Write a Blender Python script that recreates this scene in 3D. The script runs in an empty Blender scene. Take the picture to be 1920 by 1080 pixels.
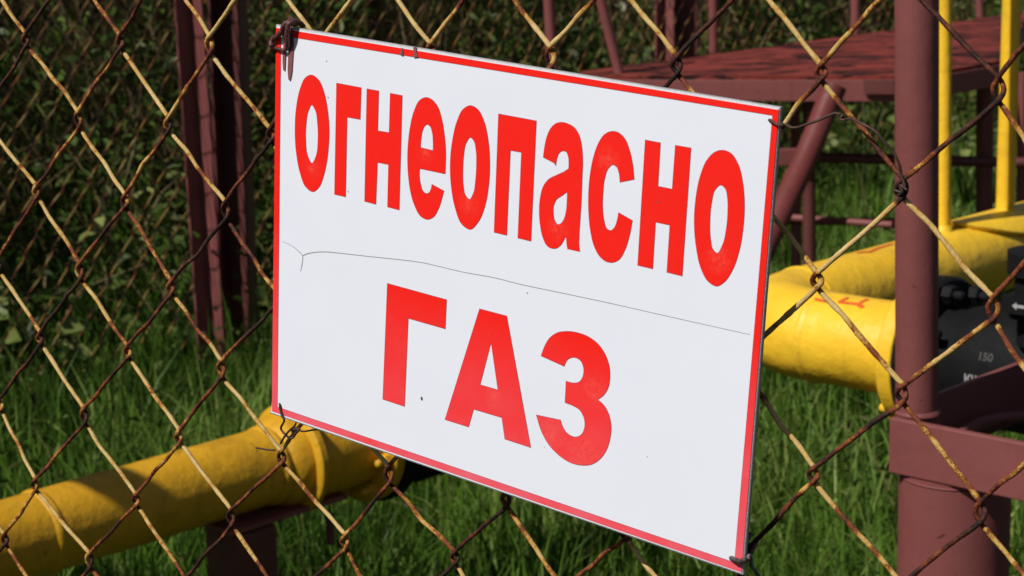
import bpy, math, random
import numpy as np
from mathutils import Vector, Matrix

# ------------------------------------------------------------ camera, light, exposure
C = bpy.context.scene.collection
F = 3581.4                                   # focal length in pixels of a 1920 wide frame
CAM = np.array([0.0, 0.0, 1.15])
_d = np.array([440.0, 16460.0, F]); _d /= np.linalg.norm(_d)
_z = np.array([0, 0, 1.0])
_Y = _z - _z.dot(_d) * _d; _Y /= np.linalg.norm(_Y)
_Z = -_d
_X = np.cross(_Y, _Z)
RCW = np.array([_X, _Y, _Z])                 # camera (x right, y down, z ahead) -> world

def ray(u, v): return RCW @ np.array([(u - 960) / F, (v - 540) / F, 1.0])
def P(u, v, D): return CAM + ray(u, v) * D
def PZ(u, v, z):
    r = ray(u, v); return CAM + r * ((z - CAM[2]) / r[2])
def PY(u, v, y):
    r = ray(u, v); return CAM + r * (y / r[1])

cam = bpy.data.cameras.new('camera'); camo = bpy.data.objects.new('camera', cam); C.objects.link(camo)
cam.sensor_width = 36; cam.lens = F / 1920 * 36; cam.clip_start = 0.05; cam.clip_end = 500
xc, yc, zc = RCW @ [1, 0, 0], RCW @ [0, 1, 0], RCW @ [0, 0, 1]
m = Matrix(((xc[0], -yc[0], -zc[0], CAM[0]), (xc[1], -yc[1], -zc[1], CAM[1]), (xc[2], -yc[2], -zc[2], CAM[2]), (0, 0, 0, 1)))
camo.matrix_world = m
cam.dof.use_dof = True; cam.dof.focus_distance = 0.93; cam.dof.aperture_fstop = 29
bpy.context.scene.camera = camo
SUN_AZ = math.atan2(-0.80, -0.60); SUN_EL = math.radians(47)
sd = np.array([math.sin(SUN_AZ) * math.cos(SUN_EL), math.cos(SUN_AZ) * math.cos(SUN_EL), math.sin(SUN_EL)])
sl = bpy.data.lights.new('sun', 'SUN'); sl.energy = 5.0; sl.angle = math.radians(0.55); sl.color = (1.0, 0.955, 0.88)
so = bpy.data.objects.new('sun', sl); C.objects.link(so)
so.rotation_euler = Vector(sd).to_track_quat('Z', 'Y').to_euler()
W = bpy.data.worlds.new('World'); bpy.context.scene.world = W; W.use_nodes = True
sky = W.node_tree.nodes.new('ShaderNodeTexSky'); sky.sky_type = 'NISHITA'; sky.sun_disc = False
sky.sun_elevation = SUN_EL; sky.sun_rotation = SUN_AZ
W.node_tree.links.new(sky.outputs[0], W.node_tree.nodes['Background'].inputs[0])
W.node_tree.nodes['Background'].inputs[1].default_value = 0.05
vs = bpy.context.scene.view_settings
vs.view_transform = 'Standard'; vs.look = 'None'; vs.gamma = 1; vs.exposure = -0.20

# ------------------------------------------------------------ helpers
def ca(o, label, cat, group=None, kind=None):
    if label: o['label'] = label
    if cat: o['category'] = cat
    if group: o['group'] = group
    if kind: o['kind'] = kind
    return o
def empty(name, loc, label, cat, group=None):
    o = bpy.data.objects.new(name, None); C.objects.link(o); o.location = Vector([float(a) for a in loc]); o.empty_display_size = .05
    return ca(o, label, cat, group)
def link(name, me, mat, parent=None, smooth=True, origin=None):
    """link a mesh whose vertices are in world space"""
    if mat is not None and not me.materials: me.materials.append(mat)
    if smooth:
        me.polygons.foreach_set('use_smooth', [True] * len(me.polygons))
        if len(me.polygons) < 150000 and name not in ('wire_mesh', 'ground', 'leaves'): me.set_sharp_from_angle(angle=math.radians(42))
    o = bpy.data.objects.new(name, me); C.objects.link(o)
    if parent is not None:
        o.parent = parent; b = parent
        off = Vector((0, 0, 0))
        while b is not None: off += b.location; b = b.parent
        me.transform(Matrix.Translation(-off))
    return o
class MB:
    def __init__(s): s.v = []; s.f = []; s.n = 0; s.a = []; s.mi = []
    def add(s, vs, fs, a=None, mi=0):
        vs = np.asarray(vs, float); s.v.append(vs)
        s.f += [tuple(i + s.n for i in q) for q in fs]; s.mi += [mi] * len(fs)
        s.n += len(vs); s.a.append(np.full(len(vs), .5) if a is None else np.asarray(a, float))
    def mesh(s, name, attr=None):
        me = bpy.data.meshes.new(name); me.from_pydata(np.concatenate(s.v).tolist(), [], s.f)
        if attr:
            at = me.attributes.new(attr, 'FLOAT', 'POINT'); at.data.foreach_set('value', np.concatenate(s.a).astype(np.float32))
        if any(s.mi): me.polygons.foreach_set('material_index', s.mi)
        me.update(); return me
    def build(s, name, mat, parent=None, smooth=True, attr=None): return link(name, s.mesh(name, attr), mat, parent, smooth)
def unit(a): a = np.asarray(a, float); return a / np.linalg.norm(a)
def frame(t, ref=(0, 0, 1)):
    t = unit(t); ref = np.asarray(ref, float)
    if abs(t.dot(ref)) > .95: ref = np.array([1, 0, 0.])
    a = unit(np.cross(ref, t)); return t, a, np.cross(t, a)
def tube(mb, pts, rad, sides=12, caps=True, attr=None, jit=None, ref=(0, 0, 1), mi=0):
    pts = np.asarray(pts, float); n = len(pts)
    rad = np.full(n, float(rad)) if np.isscalar(rad) else np.asarray(rad, float)
    t = np.gradient(pts, axis=0); t /= np.linalg.norm(t, axis=1)[:, None]
    _, a, b = frame(t[0], ref); vs = []
    ang = np.linspace(0, 2 * math.pi, sides, endpoint=False)
    for i in range(n):
        a = unit(a - a.dot(t[i]) * t[i]); b = np.cross(t[i], a)
        r = rad[i] * (np.ones(sides) if jit is None else jit[i])
        vs.append(pts[i] + np.outer(np.cos(ang) * r, a) + np.outer(np.sin(ang) * r, b))
    fs = []
    for i in range(n - 1):
        for k in range(sides):
            k2 = (k + 1) % sides
            fs.append((i * sides + k, i * sides + k2, (i + 1) * sides + k2, (i + 1) * sides + k))
    if caps: fs += [tuple(range(sides))[::-1], tuple((n - 1) * sides + k for k in range(sides))]
    mb.add(np.concatenate(vs), fs, None if attr is None else np.repeat(attr, sides), mi)
def lathe(mb, p, ax, prof, sides=48, ref=(0, 0, 1)):
    """prof: list of (distance along axis, radius)"""
    t, a, b = frame(ax, ref); p = np.asarray(p, float); vs = []; fs = []
    ang = np.linspace(0, 2 * math.pi, sides, endpoint=False)
    for (s_, r) in prof: vs.append(p + t * s_ + np.outer(np.cos(ang) * r, a) + np.outer(np.sin(ang) * r, b))
    for i in range(len(prof) - 1):
        for k in range(sides):
            k2 = (k + 1) % sides
            fs.append((i * sides + k, i * sides + k2, (i + 1) * sides + k2, (i + 1) * sides + k))
    fs += [tuple(range(sides))[::-1], tuple((len(prof) - 1) * sides + k for k in range(sides))]
    mb.add(np.concatenate(vs), fs)
def prism(mb, poly, p0, p1, ua, ub):
    """extrude a 2D polygon (in axes ua, ub) from p0 to p1"""
    p0 = np.asarray(p0, float); p1 = np.asarray(p1, float); n = len(poly)
    q = [np.asarray(ua) * x + np.asarray(ub) * y for x, y in poly]
    mb.add([p0 + k for k in q] + [p1 + k for k in q], [(i, (i + 1) % n, n + (i + 1) % n, n + i) for i in range(n)] + [tuple(range(n))[::-1], tuple(range(n, 2 * n))])
def bevel(o, w, seg=2):
    mo = o.modifiers.new('bevel', 'BEVEL'); mo.width = w; mo.segments = seg; mo.limit_method = 'ANGLE'; mo.angle_limit = math.radians(40)
def catmull(pts, n=8, closed=False):
    pts = [np.asarray(p, float) for p in pts]; out = []
    N = len(pts); rng = range(N if closed else N - 1)
    g = (lambda i: pts[i % N]) if closed else (lambda i: pts[min(max(i, 0), N - 1)])
    for i in rng:
        a, b, c, d = g(i - 1), g(i), g(i + 1), g(i + 2)
        for k in range(n):
            t = k / n
            out.append(.5 * ((2 * b) + (c - a) * t + (2 * a - 5 * b + 4 * c - d) * t * t + (3 * b - a - 3 * c + d) * t ** 3))
    if not closed: out.append(pts[-1])
    return np.array(out)

# ------------------------------------------------------------ materials
class NT:
    def __init__(s, name):
        s.m = bpy.data.materials.new(name); s.m.use_nodes = True; s.t = s.m.node_tree; s.N = s.t.nodes
        s.b = s.N['Principled BSDF']; s.co = s.N.new('ShaderNodeTexCoord').outputs['Object']
    def L(s, a, b): s.t.links.new(a, b)
    def noise(s, scale, detail=6, rough=.6, dist=0, vec=None):
        n = s.N.new('ShaderNodeTexNoise'); n.inputs['Scale'].default_value = scale; n.inputs['Detail'].default_value = detail
        n.inputs['Roughness'].default_value = rough; n.inputs['Distortion'].default_value = dist; s.L(vec or s.co, n.inputs['Vector']); return n.outputs['Fac']
    def ramp(s, fac, stops):
        r = s.N.new('ShaderNodeValToRGB'); e = r.color_ramp.elements
        while len(e) < len(stops): e.new(.5)
        for k, (p, c) in zip(e, stops):
            k.position = p; k.color = (*c, 1) if len(c) == 3 else c
        s.L(fac, r.inputs['Fac']); return r.outputs['Color']
    def g(s, fac, a, b): return s.ramp(fac, [(a, (0, 0, 0)), (b, (1, 1, 1))])
    def math(s, op, a, b=None, c=None):
        n = s.N.new('ShaderNodeMath'); n.operation = op
        for i, x in enumerate((a, b, c)):
            if x is None: continue
            if isinstance(x, (int, float)): n.inputs[i].default_value = x
            else: s.L(x, n.inputs[i])
        return n.outputs[0]
    def mix(s, fac, a, b, mode='MIX'):
        n = s.N.new('ShaderNodeMix'); n.data_type = 'RGBA'; n.blend_type = mode
        for i, x in ((0, fac), (6, a), (7, b)):
            if isinstance(x, (int, float)): n.inputs[i].default_value = x
            elif isinstance(x, tuple): n.inputs[i].default_value = (*x, 1)
            else: s.L(x, n.inputs[i])
        return n.outputs[2]
    def attr(s, name): n = s.N.new('ShaderNodeAttribute'); n.attribute_name = name; return n.outputs['Fac']
    def bump(s, h, dist, strength=1.0, prev=None):
        n = s.N.new('ShaderNodeBump'); n.inputs['Distance'].default_value = dist; n.inputs['Strength'].default_value = strength
        s.L(h, n.inputs['Height'])
        if prev is not None: s.L(prev, n.inputs['Normal'])
        return n.outputs[0]
    def done(s, col=None, rough=.5, nrm=None, spec=.5, metal=0):
        if col is not None:
            if isinstance(col, tuple): s.b.inputs['Base Color'].default_value = (*col, 1)
            else: s.L(col, s.b.inputs['Base Color'])
        if isinstance(rough, (int, float)): s.b.inputs['Roughness'].default_value = rough
        else: s.L(rough, s.b.inputs['Roughness'])
        if nrm is not None: s.L(nrm, s.b.inputs['Normal'])
        s.b.inputs['Specular IOR Level'].default_value = spec; s.b.inputs['Metallic'].default_value = metal
        return s.m
def oil_paint(name, c, c2, rough, dirt, dirtcol, scale=1.0, chip=None, bumps=.0012, spec=.4):
    n = NT(name)
    a = n.noise(5 * scale, 5, .6); col = n.mix(n.g(a, .35, .7), c, c2)
    d = n.noise(17 * scale, 10, .72, .3); col = n.mix(n.math('MULTIPLY', n.g(d, .52, .72), dirt), col, dirtcol)
    mp = n.N.new('ShaderNodeMapping'); mp.inputs['Scale'].default_value = (26, 26, 2.5); n.L(n.co, mp.inputs[0])
    st = n.noise(1.6, 6, .65, .5, mp.outputs[0]); col = n.mix(n.math('MULTIPLY', n.g(st, .56, .70), dirt * 1.4), col, tuple(x * .62 for x in c))
    h = n.noise(60 * scale, 6, .6); h2 = n.noise(9 * scale, 3, .5)
    nr = n.bump(h2, bumps * 3); nr = n.bump(h, bumps, 1, nr)
    if chip is not None:
        ch = n.g(n.noise(34 * scale, 9, .75, .8), .64, .67); col = n.mix(ch, col, chip); nr = n.bump(ch, -.0006, 1, nr)
    return n.done(col, rough, nr, spec)
M = {}
M['yellow'] = oil_paint('yellow_pipe_paint', (.92, .57, .032), (.82, .47, .022), .42, .30, (.42, .24, .03), 1.0, None, .0018)
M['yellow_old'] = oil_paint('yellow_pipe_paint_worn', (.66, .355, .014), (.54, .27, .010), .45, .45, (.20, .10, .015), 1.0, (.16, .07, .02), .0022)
M['brown'] = oil_paint('red_brown_paint', (.220, .070, .066), (.185, .056, .053), .5, .30, (.13, .04, .036), 1.3, (.10, .02, .02), .0005, .25)
M['brown_red'] = oil_paint('red_brown_paint_shiny', (.17, .040, .036), (.13, .030, .028), .5, .4, (.06, .02, .016), 1.0, None, .0006, .25)
M['brown_dark'] = oil_paint('red_brown_paint_dark', (.13, .035, .032), (.09, .024, .022), .55, .4, (.05, .016, .014), 1.0, None, .0008)
M['black'] = oil_paint('black_valve_paint', (.007, .007, .008), (.010, .010, .011), .62, .3, (.020, .018, .017), 2.0, None, .0007, .12)
M['white'] = NT('white_lettering').done((.36, .36, .36), .6)
M['red_mark'] = NT('red_brush_paint').done((.75, .10, .02), .6)
M['letter'] = None
def deck_mat():
    n = NT('peeling_deck_paint')
    mp = n.N.new('ShaderNodeMapping'); mp.inputs['Scale'].default_value = (2.0, 5.5, 4); n.L(n.co, mp.inputs[0])
    a = n.noise(4, 9, .7, .6, mp.outputs[0]); b = n.noise(3, 5, .6)
    col = n.mix(n.g(b, .3, .7), (.37, .062, .045), (.22, .040, .030)); col = n.mix(n.g(a, .49, .545), col, (.02, .008, .007))
    return n.done(col, .8, n.bump(a, -.03), .2)
M['deck'] = deck_mat()
def wire_mat(name, dim=1.0, amp=1.0):
    n = NT(name); w = n.attr('wear'); a = n.noise(620, 6, .75); b = n.noise(150, 5, .65, .6)
    f = n.math('ADD', w, n.math('ADD', n.math('MULTIPLY_ADD', a, .70 * amp, -.35 * amp), n.math('MULTIPLY_ADD', b, .70 * amp, -.35 * amp)))
    k = lambda c: tuple(x * dim for x in c)
    col = n.ramp(f, [(.0, k((.018, .009, .007))), (.24, k((.075, .020, .012))), (.37, k((.24, .058, .018))), (.47, k((.46, .17, .035))), (.55, k((.52, .28, .06))), (.64, k((.56, .37, .12))), (.95, k((.66, .47, .20)))])
    nr = n.bump(n.noise(700, 5, .7), .0006); nr = n.bump(n.g(f, .38, .5), .0004, 1, nr)
    return n.done(col, .62, nr, .3)
M['wire'] = wire_mat('rusty_painted_wire'); M['wire_far'] = wire_mat('rusty_painted_wire_side', .5, .35)
def rust_metal(name, c, c2, rough=.6, metal=.0): 
    n = NT(name); a = n.noise(400, 6, .7); return n.done(n.mix(n.g(a, .4, .6), c, c2), rough, n.bump(a, .0003), .4, metal)
M['tie_dark'] = rust_metal('dark_tie_wire', (.035, .018, .014), (.075, .035, .022))
M['tie_steel'] = rust_metal('steel_tie_wire', (.15, .14, .14), (.07, .05, .045), .42, .6)
M['tie_paint'] = rust_metal('paint_covered_wire', (.13, .045, .045), (.07, .022, .02), .4)
def leaf_mat(name, c, c2, c3, trans=.25, rough=.5):
    n = NT(name); w = n.attr('tint'); a = n.noise(1.7, 4, .6)
    col = n.ramp(w, [(0, c), (.55, c2), (1, c3)]); col = n.mix(n.math('MULTIPLY', n.g(a, .3, .75), .35), col, tuple(x * .55 for x in c))
    n.done(col, rough, None, .18)
    if trans:
        t = n.N.new('ShaderNodeBsdfTranslucent'); n.L(col, t.inputs['Color']); mx = n.N.new('ShaderNodeMixShader'); mx.inputs[0].default_value = trans
        n.L(n.b.outputs[0], mx.inputs[1]); n.L(t.outputs[0], mx.inputs[2]); n.L(mx.outputs[0], n.N['Material Output'].inputs['Surface'])
    return n.m
M['grass'] = leaf_mat('meadow_grass', (.044, .100, .012), (.135, .255, .028), (.38, .47, .13), .4, .5)
M['weed'] = leaf_mat('weed_leaf', (.030, .055, .010), (.085, .135, .022), (.27, .30, .10), .2, .45)
M['dry'] = leaf_mat('dry_grass', (.09, .065, .025), (.21, .155, .07), (.40, .31, .18), .15, .8)
def soil():
    n = NT('dark_soil'); a = n.noise(9, 8, .7); return n.done(n.mix(a, (.020, .018, .008), (.045, .040, .018)), .95, n.bump(a, .03), .1)
M['soil'] = soil()
LETTERS=[[[[26.41,22.34,0],[31.85,24.15,0],[35.72,29.76,0],[38.23,37.37,0],[39.81,48.02,0],[39.75,53.86,0],[38.85,62.77,0],[36.53,71.98,0],[33.1,78.84,0],[29.04,81.61,0],[23.82,80.04,0],[19.51,73.29,0],[16.72,64.05,0],[15.44,51.65,0],[16.26,39.74,0],[18.97,29.86,0],[22.16,24.49,0]],[[27.25,37.25,0],[29.86,39.64,0],[31.54,46.33,0],[32.04,55.03,0],[30.89,62.93,0],[27.9,67.25,0],[24.83,63.89,0],[23.33,56.36,0],[23.37,48.26,0],[24.86,40.72,0]]],[[[44.42,24.07,1],[61.3,24.09,1],[61.19,39.69,1],[52.11,39.85,1],[52.24,80.3,1],[44.47,80.31,1]]],[[[65.3,24.11,1],[73.22,24.1,1],[73.2,43.76,1],[80.89,43.53,1],[80.97,24.17,1],[88.83,24.21,1],[88.93,80.52,1],[81.13,80.38,1],[81.06,59.14,1],[73.53,59.28,1],[73.16,80.47,1],[65.49,80.28,1]]],[[[118.06,57.71,1],[117.82,46.08,0],[116.45,37.99,0],[114.52,31.39,0],[111.83,26.27,0],[108.05,23.5,0],[104.34,22.98,0],[100.26,24.99,0],[96.95,30.45,0],[94.73,38.45,0],[93.65,47.03,0],[93.6,55.5,0],[94.59,63.84,0],[96.27,70.66,0],[99.05,76.59,0],[103.0,81.02,0],[107.45,81.93,0],[111.38,80.09,0],[114.44,75.66,0],[116.5,70.02,0],[117.52,66.26,1],[109.88,64.39,1],[109.25,67.03,0],[108.11,68.78,0],[106.27,69.45,0],[104.18,68.6,0],[102.46,65.36,0],[101.54,61.27,0],[101.59,57.81,1]],[[101.65,47.69,1],[101.92,42.96,0],[102.86,38.64,0],[104.16,36.5,0],[105.61,35.66,0],[107.49,36.35,0],[108.99,39.11,0],[109.71,43.17,0],[109.91,47.87,1]]],[[[132.32,22.97,0],[136.8,24.03,0],[141.02,29.16,0],[143.89,37.19,0],[145.5,47.82,0],[145.36,58.78,0],[143.66,68.7,0],[139.9,77.34,0],[134.92,81.87,0],[129.68,80.24,0],[125.27,73.32,0],[122.26,63.36,0],[121.09,51.73,0],[121.97,41.22,0],[124.42,31.59,0],[127.98,25.28,0]],[[133.22,37.8,0],[135.33,39.18,0],[136.89,43.72,0],[137.49,50.47,0],[137.3,57.37,0],[136.13,64.47,0],[133.87,67.64,0],[131.27,66.0,0],[129.69,61.41,0],[129.1,54.58,0],[129.28,46.97,0],[130.51,40.94,0]]],[[[149.68,24.41,1],[172.15,24.42,1],[172.21,80.61,1],[164.45,80.56,1],[164.32,40.04,1],[157.63,40.14,1],[157.58,80.53,1],[149.93,80.5,1]]],[[[177.25,40.35,1],[177.76,35.27,0],[178.91,30.31,0],[181.07,26.17,0],[183.73,23.88,0],[186.46,22.98,0],[190.43,23.09,0],[194.46,24.5,0],[197.0,27.26,0],[198.61,31.42,0],[199.75,38.17,0],[199.94,45.73,0],[200.17,56.51,0],[200.05,66.77,0],[200.0,73.21,0],[200.33,77.02,0],[201.02,80.25,1],[193.67,80.3,1],[193.01,77.43,0],[192.47,74.1,1],[191.28,76.78,0],[189.59,79.38,0],[187.27,81.12,0],[184.87,81.65,0],[181.98,81.02,0],[179.33,77.72,0],[177.36,72.19,0],[176.41,65.83,0],[176.72,58.63,0],[178.06,53.87,0],[180.92,50.16,0],[185.58,47.34,0],[189.45,45.23,0],[192.12,43.33,1],[192.11,40.66,0],[191.51,37.58,0],[190.45,35.85,0],[188.6,35.56,0],[186.51,36.59,0],[185.3,38.88,0],[184.59,42.96,1],[183.64,41.89,1]],[[192.07,53.81,1],[192.17,57.9,0],[191.94,63.08,0],[190.83,67.15,0],[189.2,69.38,0],[187.39,70.04,0],[185.7,68.72,0],[184.62,65.67,0],[184.54,61.8,0],[185.88,58.66,0],[188.94,56.21,0]]],[[[228.62,42.05,1],[227.33,35.63,0],[225.24,29.78,0],[222.26,25.0,0],[218.7,22.88,0],[215.26,22.78,0],[211.2,24.81,0],[208.04,29.34,0],[205.77,35.96,0],[204.39,44.37,0],[204.13,53.28,0],[204.87,62.06,0],[206.5,70.08,0],[208.87,76.05,0],[212.69,80.46,0],[215.9,81.76,0],[219.0,81.67,0],[222.73,79.79,0],[225.83,74.74,0],[227.97,67.38,0],[229.0,60.71,1],[221.38,58.55,1],[220.73,62.39,0],[219.43,65.79,0],[217.46,67.42,0],[215.26,66.87,0],[213.47,63.39,0],[212.29,57.57,0],[212.05,50.66,0],[212.54,44.28,0],[214.14,39.63,0],[216.67,37.41,0],[218.86,38.12,0],[220.35,40.8,0],[221.15,44.54,1]]],[[[233.39,23.91,1],[241.39,23.93,1],[241.52,43.13,1],[249.24,43.14,1],[249.37,23.81,1],[257.4,23.73,1],[257.35,80.23,1],[249.29,80.17,1],[249.22,58.97,1],[241.46,58.98,1],[241.54,80.15,1],[233.46,80.12,1]]],[[[273.52,22.18,0],[277.69,22.8,0],[281.76,26.92,0],[284.61,34.08,0],[286.31,43.36,0],[286.54,53.59,0],[285.37,64.14,0],[282.55,73.16,0],[279.08,78.64,0],[275.48,81.15,0],[271.17,80.04,0],[266.89,74.94,0],[263.92,66.94,0],[261.93,56.78,0],[261.75,45.05,0],[263.23,35.06,0],[266.39,27.14,0],[269.87,23.52,0]],[[274.02,36.94,0],[276.22,38.05,0],[277.79,42.28,0],[278.42,47.96,0],[278.26,55.75,0],[276.97,62.82,0],[274.43,66.9,0],[272.27,65.67,0],[270.59,61.08,0],[269.7,54.06,0],[269.83,45.59,0],[271.34,39.19,0]]],[[[82.37,119.27,1],[121.71,119.46,1],[121.52,134.06,1],[97.03,133.98,1],[96.26,180.08,1],[81.33,179.96,1]]],[[[142.86,119.57,1],[159.72,119.51,1],[177.87,180.4,1],[161.9,180.29,1],[159.51,170.08,1],[141.55,170.27,1],[138.77,180.08,1],[123.47,180.18,1]],[[150.82,134.93,1],[156.37,157.05,1],[144.95,157.09,1]]],[[[181.58,134.08,1],[183.29,129.27,0],[186.18,124.41,0],[190.33,121.04,0],[195.71,119.15,0],[202.66,118.38,0],[208.87,119.04,0],[214.38,121.3,0],[218.45,125.13,0],[220.89,129.64,0],[221.8,135.14,0],[221.03,140.42,0],[218.64,144.52,0],[215.54,147.27,1],[219.34,149.16,0],[222.25,152.61,0],[223.98,157.64,0],[223.82,164.13,0],[221.96,170.45,0],[218.11,176.04,0],[213.68,179.39,0],[209.09,180.95,0],[202.04,181.53,0],[194.76,179.63,0],[188.52,175.96,0],[184.19,171.1,0],[180.43,163.62,1],[194.81,162.51,1],[196.08,165.08,0],[198.78,167.68,0],[203.58,168.6,0],[207.0,166.87,0],[209.07,162.74,0],[208.35,157.72,0],[205.41,154.56,0],[201.43,153.59,0],[197.0,153.19,1],[196.98,142.97,1],[201.52,142.73,0],[204.56,141.48,0],[206.46,138.46,0],[206.64,134.23,0],[205.06,131.39,0],[202.27,130.3,0],[199.57,130.73,0],[196.94,132.5,0],[195.28,135.92,1]]]]
CRACK=[[[22.15,116.69],[26.89,114.41],[34.74,112.17],[43.23,110.75],[55.8,109.37],[69.54,107.85],[90.99,105.4],[104.1,104.15],[114.45,103.81],[132.24,103.53],[150.8,102.45],[167.75,102.39],[194.53,101.42],[218.52,100.62],[240.31,100.15],[268.33,99.51],[293.9,98.84]],[[7.12,111.96],[13.02,112.64],[18.18,114.3],[22.15,116.69],[21.95,120.94],[20.87,125.16]]]
FRAME_IN=[[4.36,4.9],[296.74,3.8],[295.28,203.38],[4.66,203.18]]
FRAME_OUT=[[0.8,1.53],[299.47,1.18],[299.17,206.73],[0.6,206.59]]
SPECK=[[107.66,173.17],[171.56,105.65],[37.34,13.91],[38.72,31.94],[237.43,33.02],[242.44,50.0],[224.86,38.86],[245.19,167.12],[186.15,178.05],[53.94,77.35]]
DRIP=[[[11.24,-0.2],[12.54,7.71],[11.91,15.89],[11.33,26.82]],[[8.59,2.79],[7.57,11.01],[7.28,17.01],[7.37,22.43]],[[88.2,1.24],[88.26,2.77],[87.98,4.6]],[[96.46,-0.27],[96.9,2.23],[97.34,4.47]]]
SHEEN=[((28.05,69.7),5),((105.4,49.4),5),((133.5,69.8),6),((187.3,72),6),((275.3,69.4),8),((213.5,36),7),((213.6,143.5),9),((187.9,171.5),14),((210.2,174.2),16),((153.9,160.8),7)]  # centres and radii of the sheen highlights painted on the letters
random.seed(4); rng = np.random.default_rng(7)
AX_A = unit([.67, .74, 0])      # direction of the side fence and of the long pipes (away, to the right)
AX_B = unit([.78, -.63, 0])     # direction of the near fence (towards the camera, to the right)

# ------------------------------------------------------------ terrain
E0 = np.array([-1.07, 3.9]); EF = unit([2.35, 3.1]); EN = np.array([-EF[1], EF[0]])
def beyond(x, y): return (x - E0[0]) * EN[0] + (y - E0[1]) * EN[1]
def zg(x, y):
    s = np.clip((beyond(x, y) - .15) / 2.6, 0, 1); s = s * s * (3 - 2 * s)
    return s * 1.9 + .02 * np.sin(x * 3.1 + y * 1.3) + .015 * np.sin(x * 1.7 - y * 4.1)
gx = np.concatenate([np.linspace(-60, -7, 14), np.linspace(-6.5, 9, 110), np.linspace(10, 60, 14)]); gy = np.concatenate([np.linspace(-30, 0, 8), np.linspace(.5, 16, 110), np.linspace(17, 80, 14)])
X, Y = np.meshgrid(gx, gy); Zt = zg(X, Y) - .004
n0, n1 = X.shape
me = bpy.data.meshes.new('ground'); vv = np.stack([X.ravel(), Y.ravel(), Zt.ravel()], 1)
me.from_pydata(vv.tolist(), [], [(i * n1 + j, i * n1 + j + 1, (i + 1) * n1 + j + 1, (i + 1) * n1 + j) for i in range(n0 - 1) for j in range(n1 - 1)])
ca(link('ground', me, M['soil']), 'dark earth under the grass, rising into a bank beyond the side fence', 'ground', None, 'structure')

def ribbon_mesh(name, base, dirs, length, width, lean, tint, mat, segs=3):
    """blades: base (n,3), dirs azimuth (n), lean 0..1.4"""
    n = len(base); L = []
    hd = np.stack([np.cos(dirs), np.sin(dirs), np.zeros(n)], 1); wd = rng.uniform(0, 6.283, n)
    wv = np.stack([np.cos(wd), np.sin(wd), np.zeros(n)], 1)
    prof = [1, .95, .62, 0]
    for k in range(4):
        t = k / 3; a = lean * (.35 + .65 * t)
        p = base + hd * (np.sin(a) * length * t)[:, None]; p[:, 2] += np.cos(a) * length * t
        if k < 3: L += [p - wv * (width * prof[k] / 2)[:, None], p + wv * (width * prof[k] / 2)[:, None]]
        else: L.append(p)
    V = np.stack(L, 1).reshape(-1, 3); b = (np.arange(n) * 7)[:, None]
    q = np.concatenate([b + [0, 1, 3, 2], b + [2, 3, 5, 4]], 1).reshape(-1, 4); t3 = (b + [4, 5, 6]).reshape(-1, 3)
    return fast(name, V, q, t3, np.repeat(tint, 7), mat)
def fast(name, V, q, t3, tint, mat):
    me = bpy.data.meshes.new(name); me.vertices.add(len(V)); me.vertices.foreach_set('co', V.astype(np.float32).ravel())
    lp = np.concatenate([q.ravel(), t3.ravel()]).astype(np.int32); me.loops.add(len(lp)); me.loops.foreach_set('vertex_index', lp)
    st = np.concatenate([np.arange(len(q)) * 4, len(q) * 4 + np.arange(len(t3)) * 3]).astype(np.int32)
    me.polygons.add(len(st)); me.polygons.foreach_set('loop_start', st)
    me.update(calc_edges=True); me.validate()
    at = me.attributes.new('tint', 'FLOAT', 'POINT'); at.data.foreach_set('value', tint.astype(np.float32))
    return link(name, me, mat, None, True)
def leaf_mesh(name, base, nrm_az, tilt, length, width, tint, mat):
    n = len(base); az = nrm_az
    d = np.stack([np.cos(az) * np.cos(tilt), np.sin(az) * np.cos(tilt), np.sin(tilt)], 1)
    s = np.stack([-np.sin(az), np.cos(az), np.zeros(n)], 1); u = np.cross(d, s)
    roll = rng.normal(0, .5, n)[:, None]; s, u = s * np.cos(roll) + u * np.sin(roll), u * np.cos(roll) - s * np.sin(roll)
    l = length[:, None]; w = width[:, None] / 2; fold = u * w * .45
    L = [base, base + d * l * .28 + s * w * .9 + fold, base + d * l * .66 + s * w * .75 + fold - u * l * .03, base + d * l - u * l * .16, base + d * l * .66 - s * w * .75 + fold - u * l * .03, base + d * l * .28 - s * w * .9 + fold]
    V = np.stack(L, 1).reshape(-1, 3); b = (np.arange(n) * 6)[:, None]
    q = np.concatenate([b + [0, 1, 2, 3], b + [0, 3, 4, 5]], 1).reshape(-1, 4)
    return fast(name, V, q, np.zeros((0, 3), int), np.repeat(tint, 6), mat)
def scatter(n, x0, x1, y0, y1, keep):
    x = rng.uniform(x0, x1, n); y = rng.uniform(y0, y1, n); k = keep(x, y); return x[k], y[k]
def patch(x, y, s, seed):
    r = np.random.default_rng(seed); o = np.zeros_like(x)
    for k in range(7):
        a = r.uniform(0, 6.283); f = s * r.uniform(.6, 2.2); o += np.sin(f * (x * np.cos(a) + y * np.sin(a)) + r.uniform(0, 6.283))
    return o / 3.0
view = lambda x, y: (np.abs(x - y * .0) < y * .40 + .35)
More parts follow.
